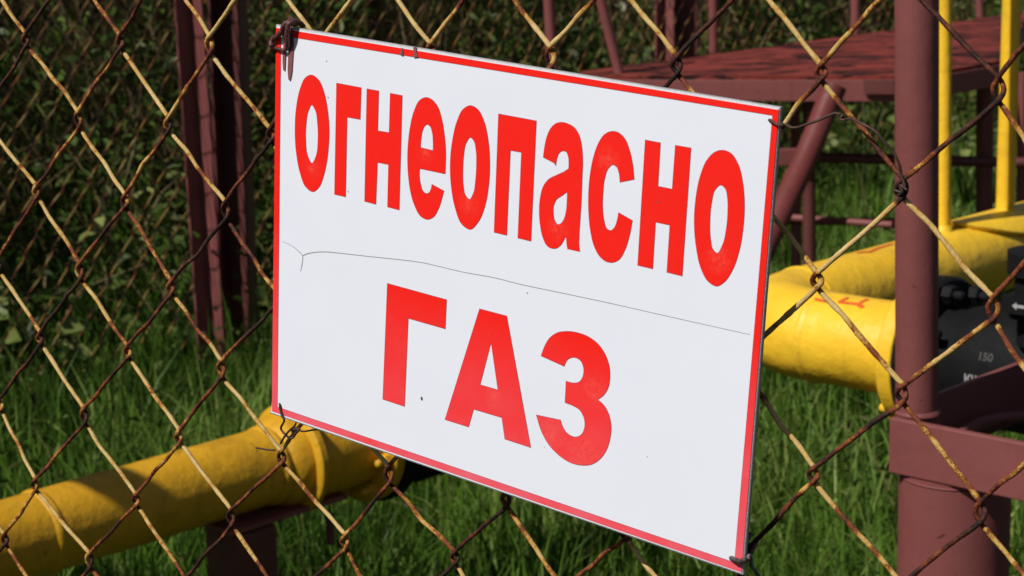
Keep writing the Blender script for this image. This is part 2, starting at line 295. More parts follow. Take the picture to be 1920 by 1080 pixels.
# meadow grass
x, y = scatter(560000, -4, 5, 1.6, 11, lambda x, y: view(x, y) & (beyond(x, y) < 1.2) & (rng.uniform(0, 1, len(x)) < np.clip(3.2 / y, .12, 1) ** 1.3))
pt = patch(x, y, 5, 3); cl = patch(x, y, 14, 5)
n = len(x); ln = np.clip(rng.gamma(6, .020, n) * (1 + .3 * cl) * np.where(y > 4.6, .75, 1) * (1 - .18 * (y < 2.6)), .05, .34)
base = np.stack([x, y, zg(x, y)], 1)
g = ribbon_mesh('grass', base, rng.uniform(0, 6.283, n), ln, rng.uniform(.0035, .0075, n) * np.clip(y / 4, .9, 1.5), np.abs(rng.normal(.45, .4, n)), np.clip(.42 + .30 * pt + rng.normal(0, .27, n), 0, 1), M['grass'])
ca(g, 'bright green meadow grass covering the ground around the pipes', 'grass', None, 'stuff')
print('grass blades', n)
# leafy ground cover inside and on the bank
x, y = scatter(420000, -4, 6, 2.8, 13, lambda x, y: view(x, y) & (beyond(x, y) > -2.6) & (beyond(x, y) < 3.2))
s = beyond(x, y); cl = patch(x, y, 6, 11); k = (rng.uniform(0, 1, len(x)) < np.clip(.45 + .45 * cl, .08, 1) * np.where(s < -.5, .10, np.where(s < 0, .35, 1)) * np.clip(1.6 - .8 * s, .2, 1)); x, y, s = x[k], y[k], s[k]; n = len(x)
hh = rng.uniform(0, 1, n) ** .8 * np.clip((.14 + .30 * (np.maximum(s, -.2) + .4)) * (1 + .8 * patch(x, y, 5, 21)), .05, .6)
base = np.stack([x, y, zg(x, y) + hh], 1); sz = np.clip(rng.gamma(5, .0062, n) + .008, 0, .065) * np.where(s < -.1, .55, 1)
w = leaf_mesh('weeds', base, rng.uniform(0, 6.283, n), rng.normal(.25, .5, n), sz, sz * rng.uniform(.35, .7, n), np.clip(.3 + .25 * patch(x, y, 9, 2) + rng.normal(0, .22, n), 0, 1), M['weed'])
ca(w, 'dark leafy weeds crowding the bank beyond the side fence', 'weeds', None, 'stuff'); print('weed leaves', n)
# dry stalks
x, y = scatter(560000, -4, 6, 2.6, 13, lambda x, y: view(x, y) & (beyond(x, y) > -2.6) & (beyond(x, y) < 3.4))
s = beyond(x, y); k = rng.uniform(0, 1, len(x)) < np.where(s < .1, .022, np.clip(.06 + .9 * (s - .5), .06, 1.0)) * np.clip(.7 + .5 * patch(x, y, 4, 8), .2, 1); x, y, s = x[k], y[k], s[k]; n = len(x)
base = np.stack([x, y, zg(x, y) + .05], 1)
dg = ribbon_mesh('dry_grass', base, rng.normal(-2.2, .9, n), np.clip(rng.gamma(3, .08, n), .06, .6) * np.where(s < .1, .6, 1), rng.uniform(.002, .008, n) * np.where(s < .1, .6, 1), rng.uniform(.3, 1.4, n), rng.uniform(0, 1, n) ** 1.6, M['dry'])
ca(dg, 'withered straw coloured stalks hanging over the top of the bank', 'dry grass', None, 'stuff'); print('dry', n)

# ------------------------------------------------------------ chain link
def vnoise(t, seed, f):
    r = np.random.default_rng(seed + 7000); k = r.uniform(-1, 1, 4000); t = np.asarray(t) * f + 1000; i = np.floor(t).astype(int); u = t - i; u = u * u * (3 - 2 * u)
    return k[i % 4000] * (1 - u) + k[(i + 1) % 4000] * u
def chain_link(mb, node, cols, rows, tdir, ndir, r, up_base, dn_base, sides, seg, detail=True, eye=.0042, over={}):
    """node(i,j) -> point; strands that fall to the right lie behind those that fall to the left"""
    tdir = np.asarray(tdir); ndir = np.asarray(ndir); UP = np.array([0, 0, 1.0])
    for k in range(cols[0], cols[1]):
        ctl = []; tag_ = []
        for j in range(rows[0], rows[1] + 1):
            right = (k + j) % 2 != 0; c = k + 1 if right else k
            N = node(c, j); sx = 1 if right else -1; q = r * 1.05
            z0, z1 = (-q, q) if right else (q, -q)
            e = eye * (1 + .25 * math.sin(k * 7.3 + j * 3.1))
            pre = N + UP * e + ndir * z0; mid = N + tdir * sx * (r * 1.15 + .0009) + UP * e * .05; post = N - UP * e + ndir * z1
            if ctl:
                A = ctl[-1]; us = (.05, .28, .5, .72, .95) if detail else (.5,)
                for q_, u in enumerate(us, 1):
                    rr = np.random.default_rng(abs(hash((k, j, q_))) % 99991)
                    ctl.append(A * (1 - u) + pre * u + (tdir * rr.normal(0, 1) + UP * rr.normal(0, 1) + ndir * rr.normal(0, .6)) * ((.0001 if u in (.05, .95) else .00045) if detail else .0006))
                    tag_.append((j, 0 if right else 1, u))
            ctl += [pre, mid, post]; tag_ += [(j, 2, .9), (j, 2, .5), (j, 2, .1)]
        pts = chordal(ctl, seg); n = len(pts)
        arc = np.concatenate([[0], np.cumsum(np.linalg.norm(np.diff(pts, axis=0), axis=1))])
        wear = np.zeros(n)
        for s_ in range(n):
            t = tag_[min(s_ // seg, len(tag_) - 1)]; t2 = tag_[min(s_ // seg + 1, len(tag_) - 1)]; f = (s_ % seg) / seg
            val = lambda tt: over.get((k, tt[0]), [up_base, dn_base][1 - tt[1]]) + .10 * math.sin(k * 12.9 + tt[0] * 7.7) if tt[1] < 2 else (.28 if tt[2] > .4 else .12)
            wear[s_] = val(t) * (1 - f) + val(t2) * f
        wear += .24 * vnoise(arc, k * 31 + 5, 60) + .10 * vnoise(arc, k * 31 + 9, 17) + .14 * vnoise(arc, k * 31 + 6, 260)
        rad = r * (1 + .07 * vnoise(arc, k + 90, 220) + .05 * vnoise(arc, k + 91, 700) + (.16 * np.clip(vnoise(arc, k + 50, 120) - .55, 0, 1) / .45 if detail else 0) + .06 * (wear > .4))
        jit = None
        if detail:
            ang = np.arange(sides); jit = 1 + .10 * np.stack([vnoise(arc, k * 17 + a, 420) for a in ang], 1)
        tube(mb, pts, rad, sides, True, wear, jit)
        if detail:   # paint and rust lumps hanging under the wire
            rr = np.random.default_rng(k + 400)
            for _ in range(rr.integers(3, 7)):
                i = rr.integers(10, n - 10); p = pts[i] + np.array([0, 0, -r * .75]); t = unit(pts[i + 1] - pts[i - 1])
                lathe(mb, p - t * r, t, [(0, r * .15), (r * .5, r * .55), (r * 1.1, r * .62), (r * 1.7, r * .4), (r * 2.1, r * .1)], 8)
                mb.a[-1][:] = wear[i]

def chordal(P_, n):
    P_ = np.array(P_); d = np.maximum(np.linalg.norm(np.diff(P_, axis=0), axis=1), 1e-6); out = []
    sl = (P_[1:] - P_[:-1]) / d[:, None]; T = np.empty_like(P_); T[0] = sl[0]; T[-1] = sl[-1]
    T[1:-1] = (sl[:-1] * d[1:, None] + sl[1:] * d[:-1, None]) / (d[1:] + d[:-1])[:, None]
    for i in range(len(d)):
        for k in range(n):
            t = k / n; t2, t3 = t * t, t ** 3
            out.append((2 * t3 - 3 * t2 + 1) * P_[i] + (t3 - 2 * t2 + t) * T[i] * d[i] + (-2 * t3 + 3 * t2) * P_[i + 1] + (t3 - t2) * T[i + 1] * d[i])
    out.append(P_[-1]); return np.array(out)

# near fence: positions of the knots measured on the fence's own surface
ND = {(0,0):(226,82),(2,0):(393,88),(-2,0):(48,78),(-1,1):(147,228),(1,1):(315,236),(3,1):(508,256),(-2,2):(68,362),(0,2):(235,380),(2,2):(423,398),
(-1,3):(150,512),(1,3):(320,542),(-2,4):(75,637),(0,4):(240,662),(2,4):(415,695),(-1,5):(158,783),(1,5):(335,822),(3,5):(528,860),
(-2,6):(65,912),(0,6):(255,940),(2,6):(433,973),(4,6):(646,1018),(4,0):(598,96),(6,0):(808,98),(8,0):(1032,110),(10,0):(1268,125),(12,0):(1540,138),(14,0):(1872,170),
(13,1):(1690,355),(12,2):(1532,528),(14,2):(1862,580),(13,3):(1690,740),(12,4):(1525,892),(14,4):(1838,962),(5,5):(729,893),(7,5):(948,938),(9,5):(1172,1000),(11,5):(1388,1062),(6,6):(853,1048),(11,3):(1396,685),(11,1):(1402,332)}
def Yf(i): return (1.083 - .0226 * i) * .977
K = {k: PY(v[0], v[1], Yf(k[0])) for k, v in ND.items()}
kk = np.array(list(K.keys()), float); kp = np.array(list(K.values()))
A = np.stack([np.ones(len(kk)), kk[:, 0], kk[:, 1], kk[:, 0] ** 2, kk[:, 0] * kk[:, 1]], 1)
cX = np.linalg.lstsq(A, kp[:, 0], rcond=None)[0]; cZ = np.linalg.lstsq(A, kp[:, 2], rcond=None)[0]
def nodeF(i, j):
    if (i, j) in K: return K[(i, j)]
    q = np.array([1, i, j, i * i, i * j], float)
    r_ = np.random.default_rng(i * 100 + j + 50000)
    if i < -4:
        b = np.array([cX @ np.array([1, -4, j, 16, -4 * j], float), Yf(-4), cZ @ np.array([1, -4, j, 16, -4 * j], float)]); return b + tF * .0375 * (i + 4) + r_.normal(0, .0008, 3)
    return np.array([cX @ q + r_.normal(0, .0012), Yf(i), cZ @ q + r_.normal(0, .0012)])
tF = unit(nodeF(12, 0) - nodeF(0, 0)); tF[2] = 0; tF = unit(tF); nF = np.array([tF[1], -tF[0], 0])
if nF[1] > 0: nF = -nF
fence = empty('chain_link_fence', [nodeF(5, 12)[0], Yf(5), 0], 'rusty wire fence in peeling yellow paint, nearest the camera, that the sign is tied to', 'fence')
mb = MB()
OV = {(12, 0): .62, (11, 1): .66, (12, 1): .60, (13, 0): .3, (0, 1): .62, (1, 0): .6, (2, 0): .55, (4, 0): .62, (6, 0): .4, (8, 0): .5, (2, 5): .62, (12, 2): .62, (10, 0): .3, (3, 5): .62}
chain_link(mb, nodeF, (-28, 19), (-6, 12), tF, nF, .00110, .28, .61, 10, 7, True, .0038, OV)
mb.build('wire_mesh', M['wire'], fence, True, 'wear')
def fence_pt(u, v, off=0.0):
    """point on the near fence's surface seen in direction (u, v)"""
    r = ray(u, v); yy = .9
    for _ in range(30):
        x = r[0] * yy / r[1]; i = np.roots([cX[3], cX[1] + cX[4] * 3, cX[0] + cX[2] * 3 - x]); i = i[np.argmin(abs(i - 6))].real
        yy = .5 * yy + .5 * Yf(i)
    return CAM + r * (yy / r[1]) + nF * off
# fence posts of the near fence (both beyond the picture's edges)
for sx in (-17.0, 27.0):
    p = nodeF(-28, 4) * [1, 1, 0] - tF * .04 if sx < 0 else nodeF(20, 4) * [1, 1, 0] + tF * .06
    mb = MB(); tube(mb, [p + [0, 0, -.05], p + [0, 0, 1.95]], .03, 20); mb.build('fence_post', M['brown'], fence)

# side fence
side = empty('side_fence', [E0[0], E0[1], 0], 'thin rusty wire mesh fence with angle iron posts in front of the weedy bank', 'fence')
mb = MB()
def nodeS(i, j):
    r_ = np.random.default_rng(i * 100 + j + 9000)
    return np.array([E0[0] + EF[0] * (i * .0375 - .9), E0[1] + EF[1] * (i * .0375 - .9), 1.62 - j * .044]) + r_.normal(0, .0014, 3)
chain_link(mb, nodeS, (0, 160), (0, 35), [EF[0], EF[1], 0], [-EN[0], -EN[1], 0], .00145, .60, .12, 4, 2, False, .0034)
mb.build('wire_mesh', M['wire_far'], side, True, 'wear')
def vertical(ub, vb, ut, vt, D, height=2.1, z0=None):
    """foot and head of an upright seen from (ub,vb) to (ut,vt), standing at depth D"""
    a = P(ub, vb, D); b = PY(ut, vt, a[1]); d = (b - a) / (b[2] - a[2])
    return a + d * ((-.05 if z0 is None else z0) - a[2]), a + d * (height - a[2])
def angle_post(name, ub, vb, ut, vt, D, w, parent):
    a, b = vertical(ub, vb, ut, vt, D); mb = MB(); t = .005
    e1 = np.array([-.6, -.8, 0]); e2 = np.array([.8, -.6, 0])
    prism(mb, [(0, 0), (w, 0), (w, t), (t, t), (t, w), (0, w)], a, b, e1, e2); return mb.build(name, M['brown'], parent, False)
def channel_post(name, ub, vb, ut, vt, D, w, parent):
    a, b = vertical(ub, vb, ut, vt, D); mb = MB(); t = .006; d = w * .62
    e1 = unit([.97, -.25, 0]); e2 = unit([-.25, -.97, 0]); h = w / 2
    prism(mb, [(-h, 0), (h, 0), (h, d), (h - t, d), (h - t, t), (-h + t, t), (-h + t, d), (-h, d)], a, b, e1, e2); return mb.build(name, M['brown_dark'], parent, False)
angle_post('post', 397, 650, 354, 0, 4.45, .046, side)
channel_post('post', 458, 640, 434, 0, 4.55, .078, side)
angle_post('post', 1242, 105, 1242, 0, 6.35, .046, side)
channel_post('post', 1290, 105, 1290, 0, 6.4, .075, side)

# ------------------------------------------------------------ sign
SW, SH = 300.0, 208.24
r1 = RCW @ unit([0.76793392, 0.19737888, -0.60935956]); r2 = RCW @ unit([-0.04240368, 0.96491664, 0.25910965]); T0 = CAM + RCW @ np.array([-0.12005125, -0.13357054, 0.96835536])
r2 = unit(r2 - r2.dot(r1) * r1); zs = np.cross(r1, -r2)
SM = Matrix(((r1[0], -r2[0], zs[0], T0[0]), (r1[1], -r2[1], zs[1], T0[1]), (r1[2], -r2[2], zs[2], T0[2]), (0, 0, 0, 1)))
sign = empty('warning_sign', (0, 0, 0), 'white metal warning sign with red frame and red Cyrillic lettering wired to the near fence', 'sign'); sign.matrix_world = SM
def slink(name, me, mats, z=0):
    for q in mats: me.materials.append(q)
    o = bpy.data.objects.new(name, me); C.objects.link(o); o.parent = sign; return o
def SG(x, y, z=0): v = SM @ Vector((x / 1000, -y / 1000, z / 1000)); return np.array(v)
def sign_white():
    n = NT('printed_white_film'); a = n.noise(22, 6, .6); b = n.noise(110, 5, .7)
    col = n.mix(n.math('MULTIPLY', n.g(a, .45, .75), .35), (.775, .805, .895), (.74, .77, .86)); col = n.mix(n.math('MULTIPLY', n.g(b, .70, .78), .25), col, (.62, .60, .60))
    return n.done(col, .5, n.bump(n.noise(6, 3, .5), .0007), .25)
def sign_red(nm, y0, y1):
    n = NT(nm); a = n.noise(60, 7, .7); b = n.noise(9, 3, .5); sp = n.noise(700, 2, .5)
    col = n.mix(n.math('MULTIPLY', n.g(a, .50, .70), .30), (.90, .017, .010), (.85, .030, .018))
    sx = n.N.new('ShaderNodeSeparateXYZ'); n.L(n.co, sx.inputs[0])
    fade = n.math('MULTIPLY', n.math('MULTIPLY_ADD', sx.outputs[1], -1 / (y1 - y0), -y0 / (y1 - y0)), n.math('MULTIPLY_ADD', b, 1.1, .35))  # paler and pinker towards the lower edge
    cl = n.N.new('ShaderNodeClamp'); n.L(fade, cl.inputs[0])
    fac = n.math('MULTIPLY', cl.outputs[0], n.math('MULTIPLY_ADD', n.g(a, .3, .7), .5, .5))
    col = n.mix(fac, col, (.80, .14, .19)); sheen = None
    for (px_, py_), rr_ in SHEEN:  # sheen on the letters, painted into the red as pale spots
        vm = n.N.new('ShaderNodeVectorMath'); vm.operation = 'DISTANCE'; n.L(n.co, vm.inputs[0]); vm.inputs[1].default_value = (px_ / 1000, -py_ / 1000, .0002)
        f_ = n.g(vm.outputs['Value'], 0, rr_ / 1000); f_ = n.math('SUBTRACT', 1.0, f_); sheen = f_ if sheen is None else n.math('MAXIMUM', sheen, f_)
    fine = n.noise(380, 6, .7); sheen_f = n.math('MULTIPLY', sheen, n.g(fine, .38, .62)); col = n.mix(n.math('MULTIPLY', sheen_f, .32), col, (.88, .20, .15)); col = n.mix(n.math('MULTIPLY', n.g(sp, .74, .78), .4), col, (.75, .2, .15))
    return n.done(col, .45, n.bump(n.noise(6, 3, .5), .0007), .25)
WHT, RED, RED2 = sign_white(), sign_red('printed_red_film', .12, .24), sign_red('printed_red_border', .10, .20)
OUTL = NT('print_outline').done((.30, .06, .10), .5)
RIM = NT('cut_metal_edge'); RIM = RIM.done((.42, .43, .45), .5, RIM.bump(RIM.noise(900, 4, .7), .0004), .5, .3)
def outline(g=0.0):   # lower left corner splays out a little
    return [(g, -g), (SW - g, -g * .9), (SW - g, -SH + g), (-1.4 + g, -SH + g - .3), (-.9 + g, -SH + 3), (g * 1.0, -SH + 8), (g, -100)]
me = bpy.data.meshes.new('panel'); V = []; Fs = []
for z, gi in ((0.0, 1.0), (-.35, .25), (-.9, 0), (-2.0, 0)): V += [(a / 1000, b / 1000, z / 1000) for a, b in outline(gi)]
nn = len(outline())
Fs.append(tuple(range(nn))[::-1]); mi = [0]
for L_ in range(3):
    for k in range(nn): Fs.append((L_ * nn + k, L_ * nn + (k + 1) % nn, (L_ + 1) * nn + (k + 1) % nn, (L_ + 1) * nn + k)); mi.append(1)
Fs.append(tuple(range(3 * nn, 4 * nn))); mi.append(1)
me.from_pydata(V, [], Fs); me.polygons.foreach_set('material_index', mi); me.update(); slink('panel', me, [WHT, RIM])
def film(name, loops, z, mat, off=0.0, th=.00003):
    cu = bpy.data.curves.new(name, 'CURVE'); cu.dimensions = '2D'; cu.fill_mode = 'FRONT'; cu.offset = off
    for lp in loops:
        s = cu.splines.new('POLY'); s.points.add(len(lp) - 1); s.use_cyclic_u = True
        for p, q in zip(s.points, lp): p.co = (q[0] / 1000, -q[1] / 1000, 0, 1)
    o = bpy.data.objects.new('tmp', cu); C.objects.link(o); bpy.context.view_layer.update()
    me = bpy.data.meshes.new_from_object(o.evaluated_get(bpy.context.evaluated_depsgraph_get())); bpy.data.objects.remove(o); me.name = name
    me.transform(Matrix.Translation((0, 0, z / 1000))); me.materials.clear(); return slink(name, me, [mat])
def smooth_loop(pts):
    n = len(pts); out = []
    P_ = [np.array(p[:2], float) for p in pts]; c = [p[2] for p in pts]
    for i in range(n):
        b, d = P_[i], P_[(i + 1) % n]
        if c[i] and c[(i + 1) % n]: out.append(b); continue
        a = b + (b - d) * .0 if c[i] else P_[i - 1]
        e = d if c[(i + 1) % n] else P_[(i + 2) % n]
        if c[i]: a = 2 * b - d if False else b
        for k in range(8):
            t = k / 8
            # chord-length tangents keep the curves round where points are uneven
            l0 = max(np.linalg.norm(b - a), 1e-6); l1 = np.linalg.norm(d - b); l2 = max(np.linalg.norm(e - d), 1e-6)
            m1 = (d - b) if c[i] else ((b - a) / l0 * l1 + (d - b) / l1 * l0) / (l0 + l1) * l1
            m2 = (d - b) if c[(i + 1) % n] else ((d - b) / l1 * l2 + (e - d) / l2 * l1) / (l1 + l2) * l1
            t2, t3 = t * t, t ** 3
            out.append((2 * t3 - 3 * t2 + 1) * b + (t3 - 2 * t2 + t) * m1 + (-2 * t3 + 3 * t2) * d + (t3 - t2) * m2)
    return out
def grow(lp, w, hole=False):
    """offset a closed outline outwards by w mm"""
    p = np.array(lp, float); p = p[np.linalg.norm(p - np.roll(p, 1, 0), axis=1) > .02]
    a = .5 * np.sum(p[:, 0] * np.roll(p[:, 1], -1) - np.roll(p[:, 0], -1) * p[:, 1]); sg = 1 if a > 0 else -1
    e = np.roll(p, -1, 0) - p; e /= np.linalg.norm(e, axis=1)[:, None]; nrm = np.stack([e[:, 1], -e[:, 0]], 1) * sg
    b = nrm + np.roll(nrm, 1, 0); b /= np.maximum(np.sum(b * nrm, 1), .5)[:, None]
    return p + b * (-w if hole else w)
for L_ in LETTERS:
    loops = [smooth_loop(l) for l in L_]
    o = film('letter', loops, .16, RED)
    ol = film('letter_outline', [grow(l, .22, i > 0) for i, l in enumerate(loops)], .09, OUTL); ol.parent = o
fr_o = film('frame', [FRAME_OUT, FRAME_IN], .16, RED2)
film('frame_outline', [FRAME_OUT, grow(FRAME_IN, .2, True)], .09, OUTL).parent = fr_o
def ribbon2d(pts, w):
    p = catmull(pts, 6); t = np.gradient(p, axis=0); t /= np.linalg.norm(t, axis=1)[:, None]; nn_ = np.stack([-t[:, 1], t[:, 0]], 1); w = np.interp(np.linspace(0, 1, len(p)), np.linspace(0, 1, len(w)), w)[:, None]
    return list(p + nn_ * w) + list((p - nn_ * w)[::-1])
CR = NT('crack_in_film').done((.27, .27, .29), .8)
film('crack', [ribbon2d(CRACK[0], [.22, .2, .17, .15, .17, .14, .10])], .10, CR); film('crack', [ribbon2d(CRACK[1], [.10, .16, .22, .3, .22])], .07, CR)
SPK = NT('dirt_speck').done((.10, .07, .07), .8)
for i, (a, b) in enumerate(SPECK):
    q = [.8, .3, .3, .3, .45, .4, .3, .2, .2, .3][i]; th = np.linspace(0, 6.283, 9)[:-1]
    film('dirt_speck', [[(a + math.cos(t) * q * .8, b + math.sin(t) * q * 1.3) for t in th]], .24, SPK)
DRP = oil_paint('brown_paint_drip', (.27, .10, .10), (.20, .07, .075), .4, .2, (.1, .04, .04), 12, None, .0002)
for d, w in zip(DRIP, ([1.4, 1.5, 1.35, 1.5, 1.6, 1.5, .5], [1.0, 1.0, 1.0, .95, .4], [.3, .7, 1.0], [.8, 1.0, 1.5])):
    o = film('paint_drip', [ribbon2d(d, w)], .20, DRP)
    mo = o.modifiers.new('thick', 'SOLIDIFY'); mo.thickness = .0005; mo.offset = 1

# ------------------------------------------------------------ tie wires
def zc_(o, s, pts): return [(o[0] + p[0] / s, o[1] + p[1] / s) + tuple(p[2:]) for p in pts]
SMI = SM.inverted()
def sp(u, v, z):      # point z mm in front of the sign's own plane
    r = ray(u, v); n_ = np.array(zs); t = ((T0 + n_ * z / 1000 - CAM) @ n_) / (r @ n_); return CAM + r * t
def tie(label, runs, mat, grp='wires tying the sign to the fence'):
    t = empty('tie_wire', runs[0][0][0], label, 'wire', grp)
    for pts, r in runs:
        p = catmull(pts, 8); mb = MB(); arc = np.linspace(0, 1, len(p)); rr = np.interp(arc, [0, .03, .97, 1], [r * .6, r, r, r * .6]) * (1 + .08 * vnoise(arc, 3, 60)); tube(mb, p, rr, 10); mb.build('strand', mat, t)
    return t
o, s = (495, 30), 7.71
q = lambda pts: [sp(a, b, z) for a, b, z in zc_(o, s, pts)]
t1 = tie('thick brown painted wire knotted round the top left corner of the sign', [
    (q([(385, 20, -8), (392, 70, -2), (370, 80, 3), (310, 110, 4.5), (275, 165, 5), (268, 215, 4), (235, 250, 3), (185, 300, 2.2), (130, 330, 1.5), (105, 390, 2), (108, 445, 3)]), .00135),
    (q([(575, 165, -7), (530, 110, -5), (460, 85, -1), (400, 95, 3), (350, 130, 4.5), (338, 220, 4.5), (335, 330, 3.6), (345, 420, 2.0), (350, 470, -1)]), .0014),
    (q([(200, 230, 2.2), (260, 250, 3.0), (320, 290, 3.0), (352, 350, 2.2), (338, 430, 2.2), (300, 490, 2.2), (240, 480, 2.2), (160, 460, 1.0), (110, 440, -3)]), .0008)], M['tie_paint'])
o2, s2 = (1400, 180), 4.5
qs = lambda pts: [sp(a, b, z) for a, b, z in zc_(o2, s2, pts)]; qf = lambda pts, o, s: [fence_pt(a, b, z / 1000) for a, b, z in zc_(o, s, pts)]
tie('thin loose wire curling away from the top right corner of the sign', [
    (qs([(185, 203, -1), (195, 203, .9), (225, 220, 1.2), (260, 243, 1.4), (300, 248, 1.0)]) + qf([(335, 242, 3), (370, 240, 3), (420, 258, 4), (480, 252, 4), (560, 225, 5), (650, 195, 5), (720, 160, 4), (770, 140, 2.5), (805, 150, 2.6), (822, 185, 0), (800, 200, -3), (790, 175, -2), (830, 160, 2.2), (820, 190, 3), (860, 195, 3), (900, 182, 5), (950, 180, 6), (1050, 215, 8), (1150, 270, 8), (1220, 360, 7), (1290, 470, 5), (1322, 560, 4), (1330, 640, 3), (1350, 710, 3), (1362, 760, 3), (1330, 800, 3), (1280, 790, 3), (1290, 830, 2), (1350, 800, 4), (1330, 745, 4), (1410, 775, 6)], o2, s2), .0006),
    (qf([(300, 240, 2.5), (318, 225, 3), (345, 235, 3.5), (330, 258, 3), (300, 252, 2), (312, 232, 3.5), (350, 248, 4)], o2, s2), .0009)], M['tie_dark'])
o3, s3 = (490, 740), 6.75
q3 = lambda pts: [sp(a, b, z) for a, b, z in zc_(o3, s3, pts)]
tie('thin dark wire twisted into a knot below the bottom left corner of the sign', [
    (q3([(232, 112, -1), (233, 130, .8), (240, 190, 1), (262, 270, 1.2), (290, 330, 1)]) + qf([(330, 395, 5), (375, 465, 5), (425, 525, 4), (455, 520, 3), (500, 470, 4), (548, 418, 4), (520, 402, 4), (480, 395, 4), (440, 425, 5), (395, 475, 5), (355, 535, 5), (318, 600, 5)], o3, s3), .00062),
    (qf([(385, 340, -4), (400, 385, -2), (425, 425, 2), (455, 440, 4), (490, 405, 5), (540, 425, 4), (585, 448, 3), (650, 455, -2), (750, 478, -8)], o3, s3), .0005),
    (qf([(-20, 655, 3), (60, 668, 3), (130, 680, 3), (215, 690, 2)], o3, s3), .0005)], M['tie_dark'])
o4, s4 = (1350, 960), 9.0
q4 = lambda pts: [sp(a, b, z) for a, b, z in zc_(o4, s4, pts)]
tie('thick grey steel wire hooked through the bottom right corner of the sign', [
    (q4([(195, 770, -2), (205, 785, .6), (260, 815, 1.6), (320, 832, 2.0), (390, 822, 2.0), (450, 790, 1.6), (500, 750, 1.0)]) + qf([(545, 715, 4), (580, 660, 4), (600, 600, 3), (590, 540, 0), (560, 480, -3)], o4, s4), .00125),
    (qf([(655, 538, 3), (600, 550, 4), (545, 540, 4), (505, 500, 3), (480, 440, 1), (490, 380, -2)], o4, s4), .0011),
    (qf([(540, 700, 2), (560, 780, 2), (585, 870, 3), (640, 950, 3), (700, 1040, 3), (760, 1120, 2)], o4, s4), .0009)], M['tie_steel'])
EYE = NT('punched_hole').done((.03, .03, .03), .7)

# ------------------------------------------------------------ gas pipes
R_P = .054
zl = .345                                                    # axis height of the left pipe
pa = PZ(0, 945, zl + .052); pb = PZ(450, 819, zl + .052); AL = unit([pb[0] - pa[0], pb[1] - pa[1], 0]); O_L = np.array([pa[0], pa[1], zl])
def along(O, A, u, v0=900):
    """distance along an axis where it crosses picture column u"""
    lo, hi = -3, 5
    f = lambda s: (lambda w: (np.linalg.inv(RCW) @ (w - CAM)))(O + A * s)
    for _ in range(60):
        m_ = (lo + hi) / 2; c = f(m_)
        if 960 + F * c[0] / c[2] < u: lo = m_
        else: hi = m_
    return lo
s_end = along(O_L, AL, 668)
def ring_profile(r0, r1, w): return [(-w / 2, r0), (-w / 2 + .001, r1 - .002), (-w / 2 + .003, r1), (w / 2 - .003, r1), (w / 2 - .001, r1 - .002), (w / 2, r0)]
def on_cyl(O, A, r, u, v):
    """first hit of the sight line (u, v) on a cylinder"""
    d = ray(u, v); o_ = CAM - O; dp = d - A * (d @ A); op = o_ - A * (o_ @ A)
    a_, b_, c_ = dp @ dp, 2 * dp @ op, op @ op - r * r; t = (-b_ - math.sqrt(max(b_ * b_ - 4 * a_ * c_, 0))) / (2 * a_); return CAM + d * t
def nut(mb, p, ax, r=.011, h=.012, stud=.01):
    lathe(mb, p, ax, [(0, r), (h * .85, r), (h, r * .8)], 6); lathe(mb, np.asarray(p) + unit(ax) * h, ax, [(0, r * .5), (stud, r * .5), (stud + .002, r * .3)], 12)
def pipe_bumpy(mb, pts, r, sides=64, seed=1):
    n = len(pts); ang = np.arange(sides); s = np.linspace(0, 1, n) * n
    jit = 1 + .006 * np.stack([vnoise(s, seed + 7 * int(a / 4), .3) for a in ang], 1); tube(mb, pts, r, sides, True, None, jit)
gp = empty('gas_pipe', O_L + AL * .2 - [0, 0, zl], 'dirty yellow gas pipe running low over the grass at the lower left, partly in shadow', 'pipe')
mb = MB(); ss = np.linspace(-1.6, s_end, 90); pipe_bumpy(mb, [O_L + AL * s for s in ss], R_P, 64)
mb.build('pipe_body', M['yellow_old'], gp)
for u, pr in ((38, None), (497, None)):
    s_ = along(O_L, AL, u if u > 100 else 75); mb = MB(); lathe(mb, O_L + AL * s_, AL, [(-.009, R_P - .001), (-.005, R_P + .0022), (0, R_P + .0035), (.005, R_P + .002), (.009, R_P - .001)], 64); mb.build('weld_seam', M['yellow_old'], gp)
s_c = along(O_L, AL, 515); s_r = along(O_L, AL, 545); s_f = along(O_L, AL, 672)
mb = MB(); lathe(mb, O_L + AL * s_c, AL, [(-.01, R_P), (.0, .062), (.02, .0655), (s_f - s_c, .0655)], 64); mb.build('reducer', M['yellow_old'], gp)
mb = MB(); lathe(mb, O_L + AL * s_r, AL, ring_profile(.06, .079, .015), 72); mb.build('collar_ring', M['yellow_old'], gp)
mb = MB(); lathe(mb, O_L + AL * s_f, AL, ring_profile(.062, .094, .022), 72); fl = mb.build('flange', M['yellow_old'], gp)
_, fa, fb = frame(AL)
def bolts(O, A, s, rad, n, mat, parent, sgn=-1, ph=.2):
    _, a_, b_ = frame(A)
    for k in range(n):
        th = ph + k * 2 * math.pi / n; p = O + A * s + (a_ * math.cos(th) + b_ * math.sin(th)) * rad
        m_ = MB(); nut(m_, p, A * sgn); m_.build('bolt', mat, parent, False)
bolts(O_L, AL, s_f - .0108, .079, 8, M['yellow_old'], fl)

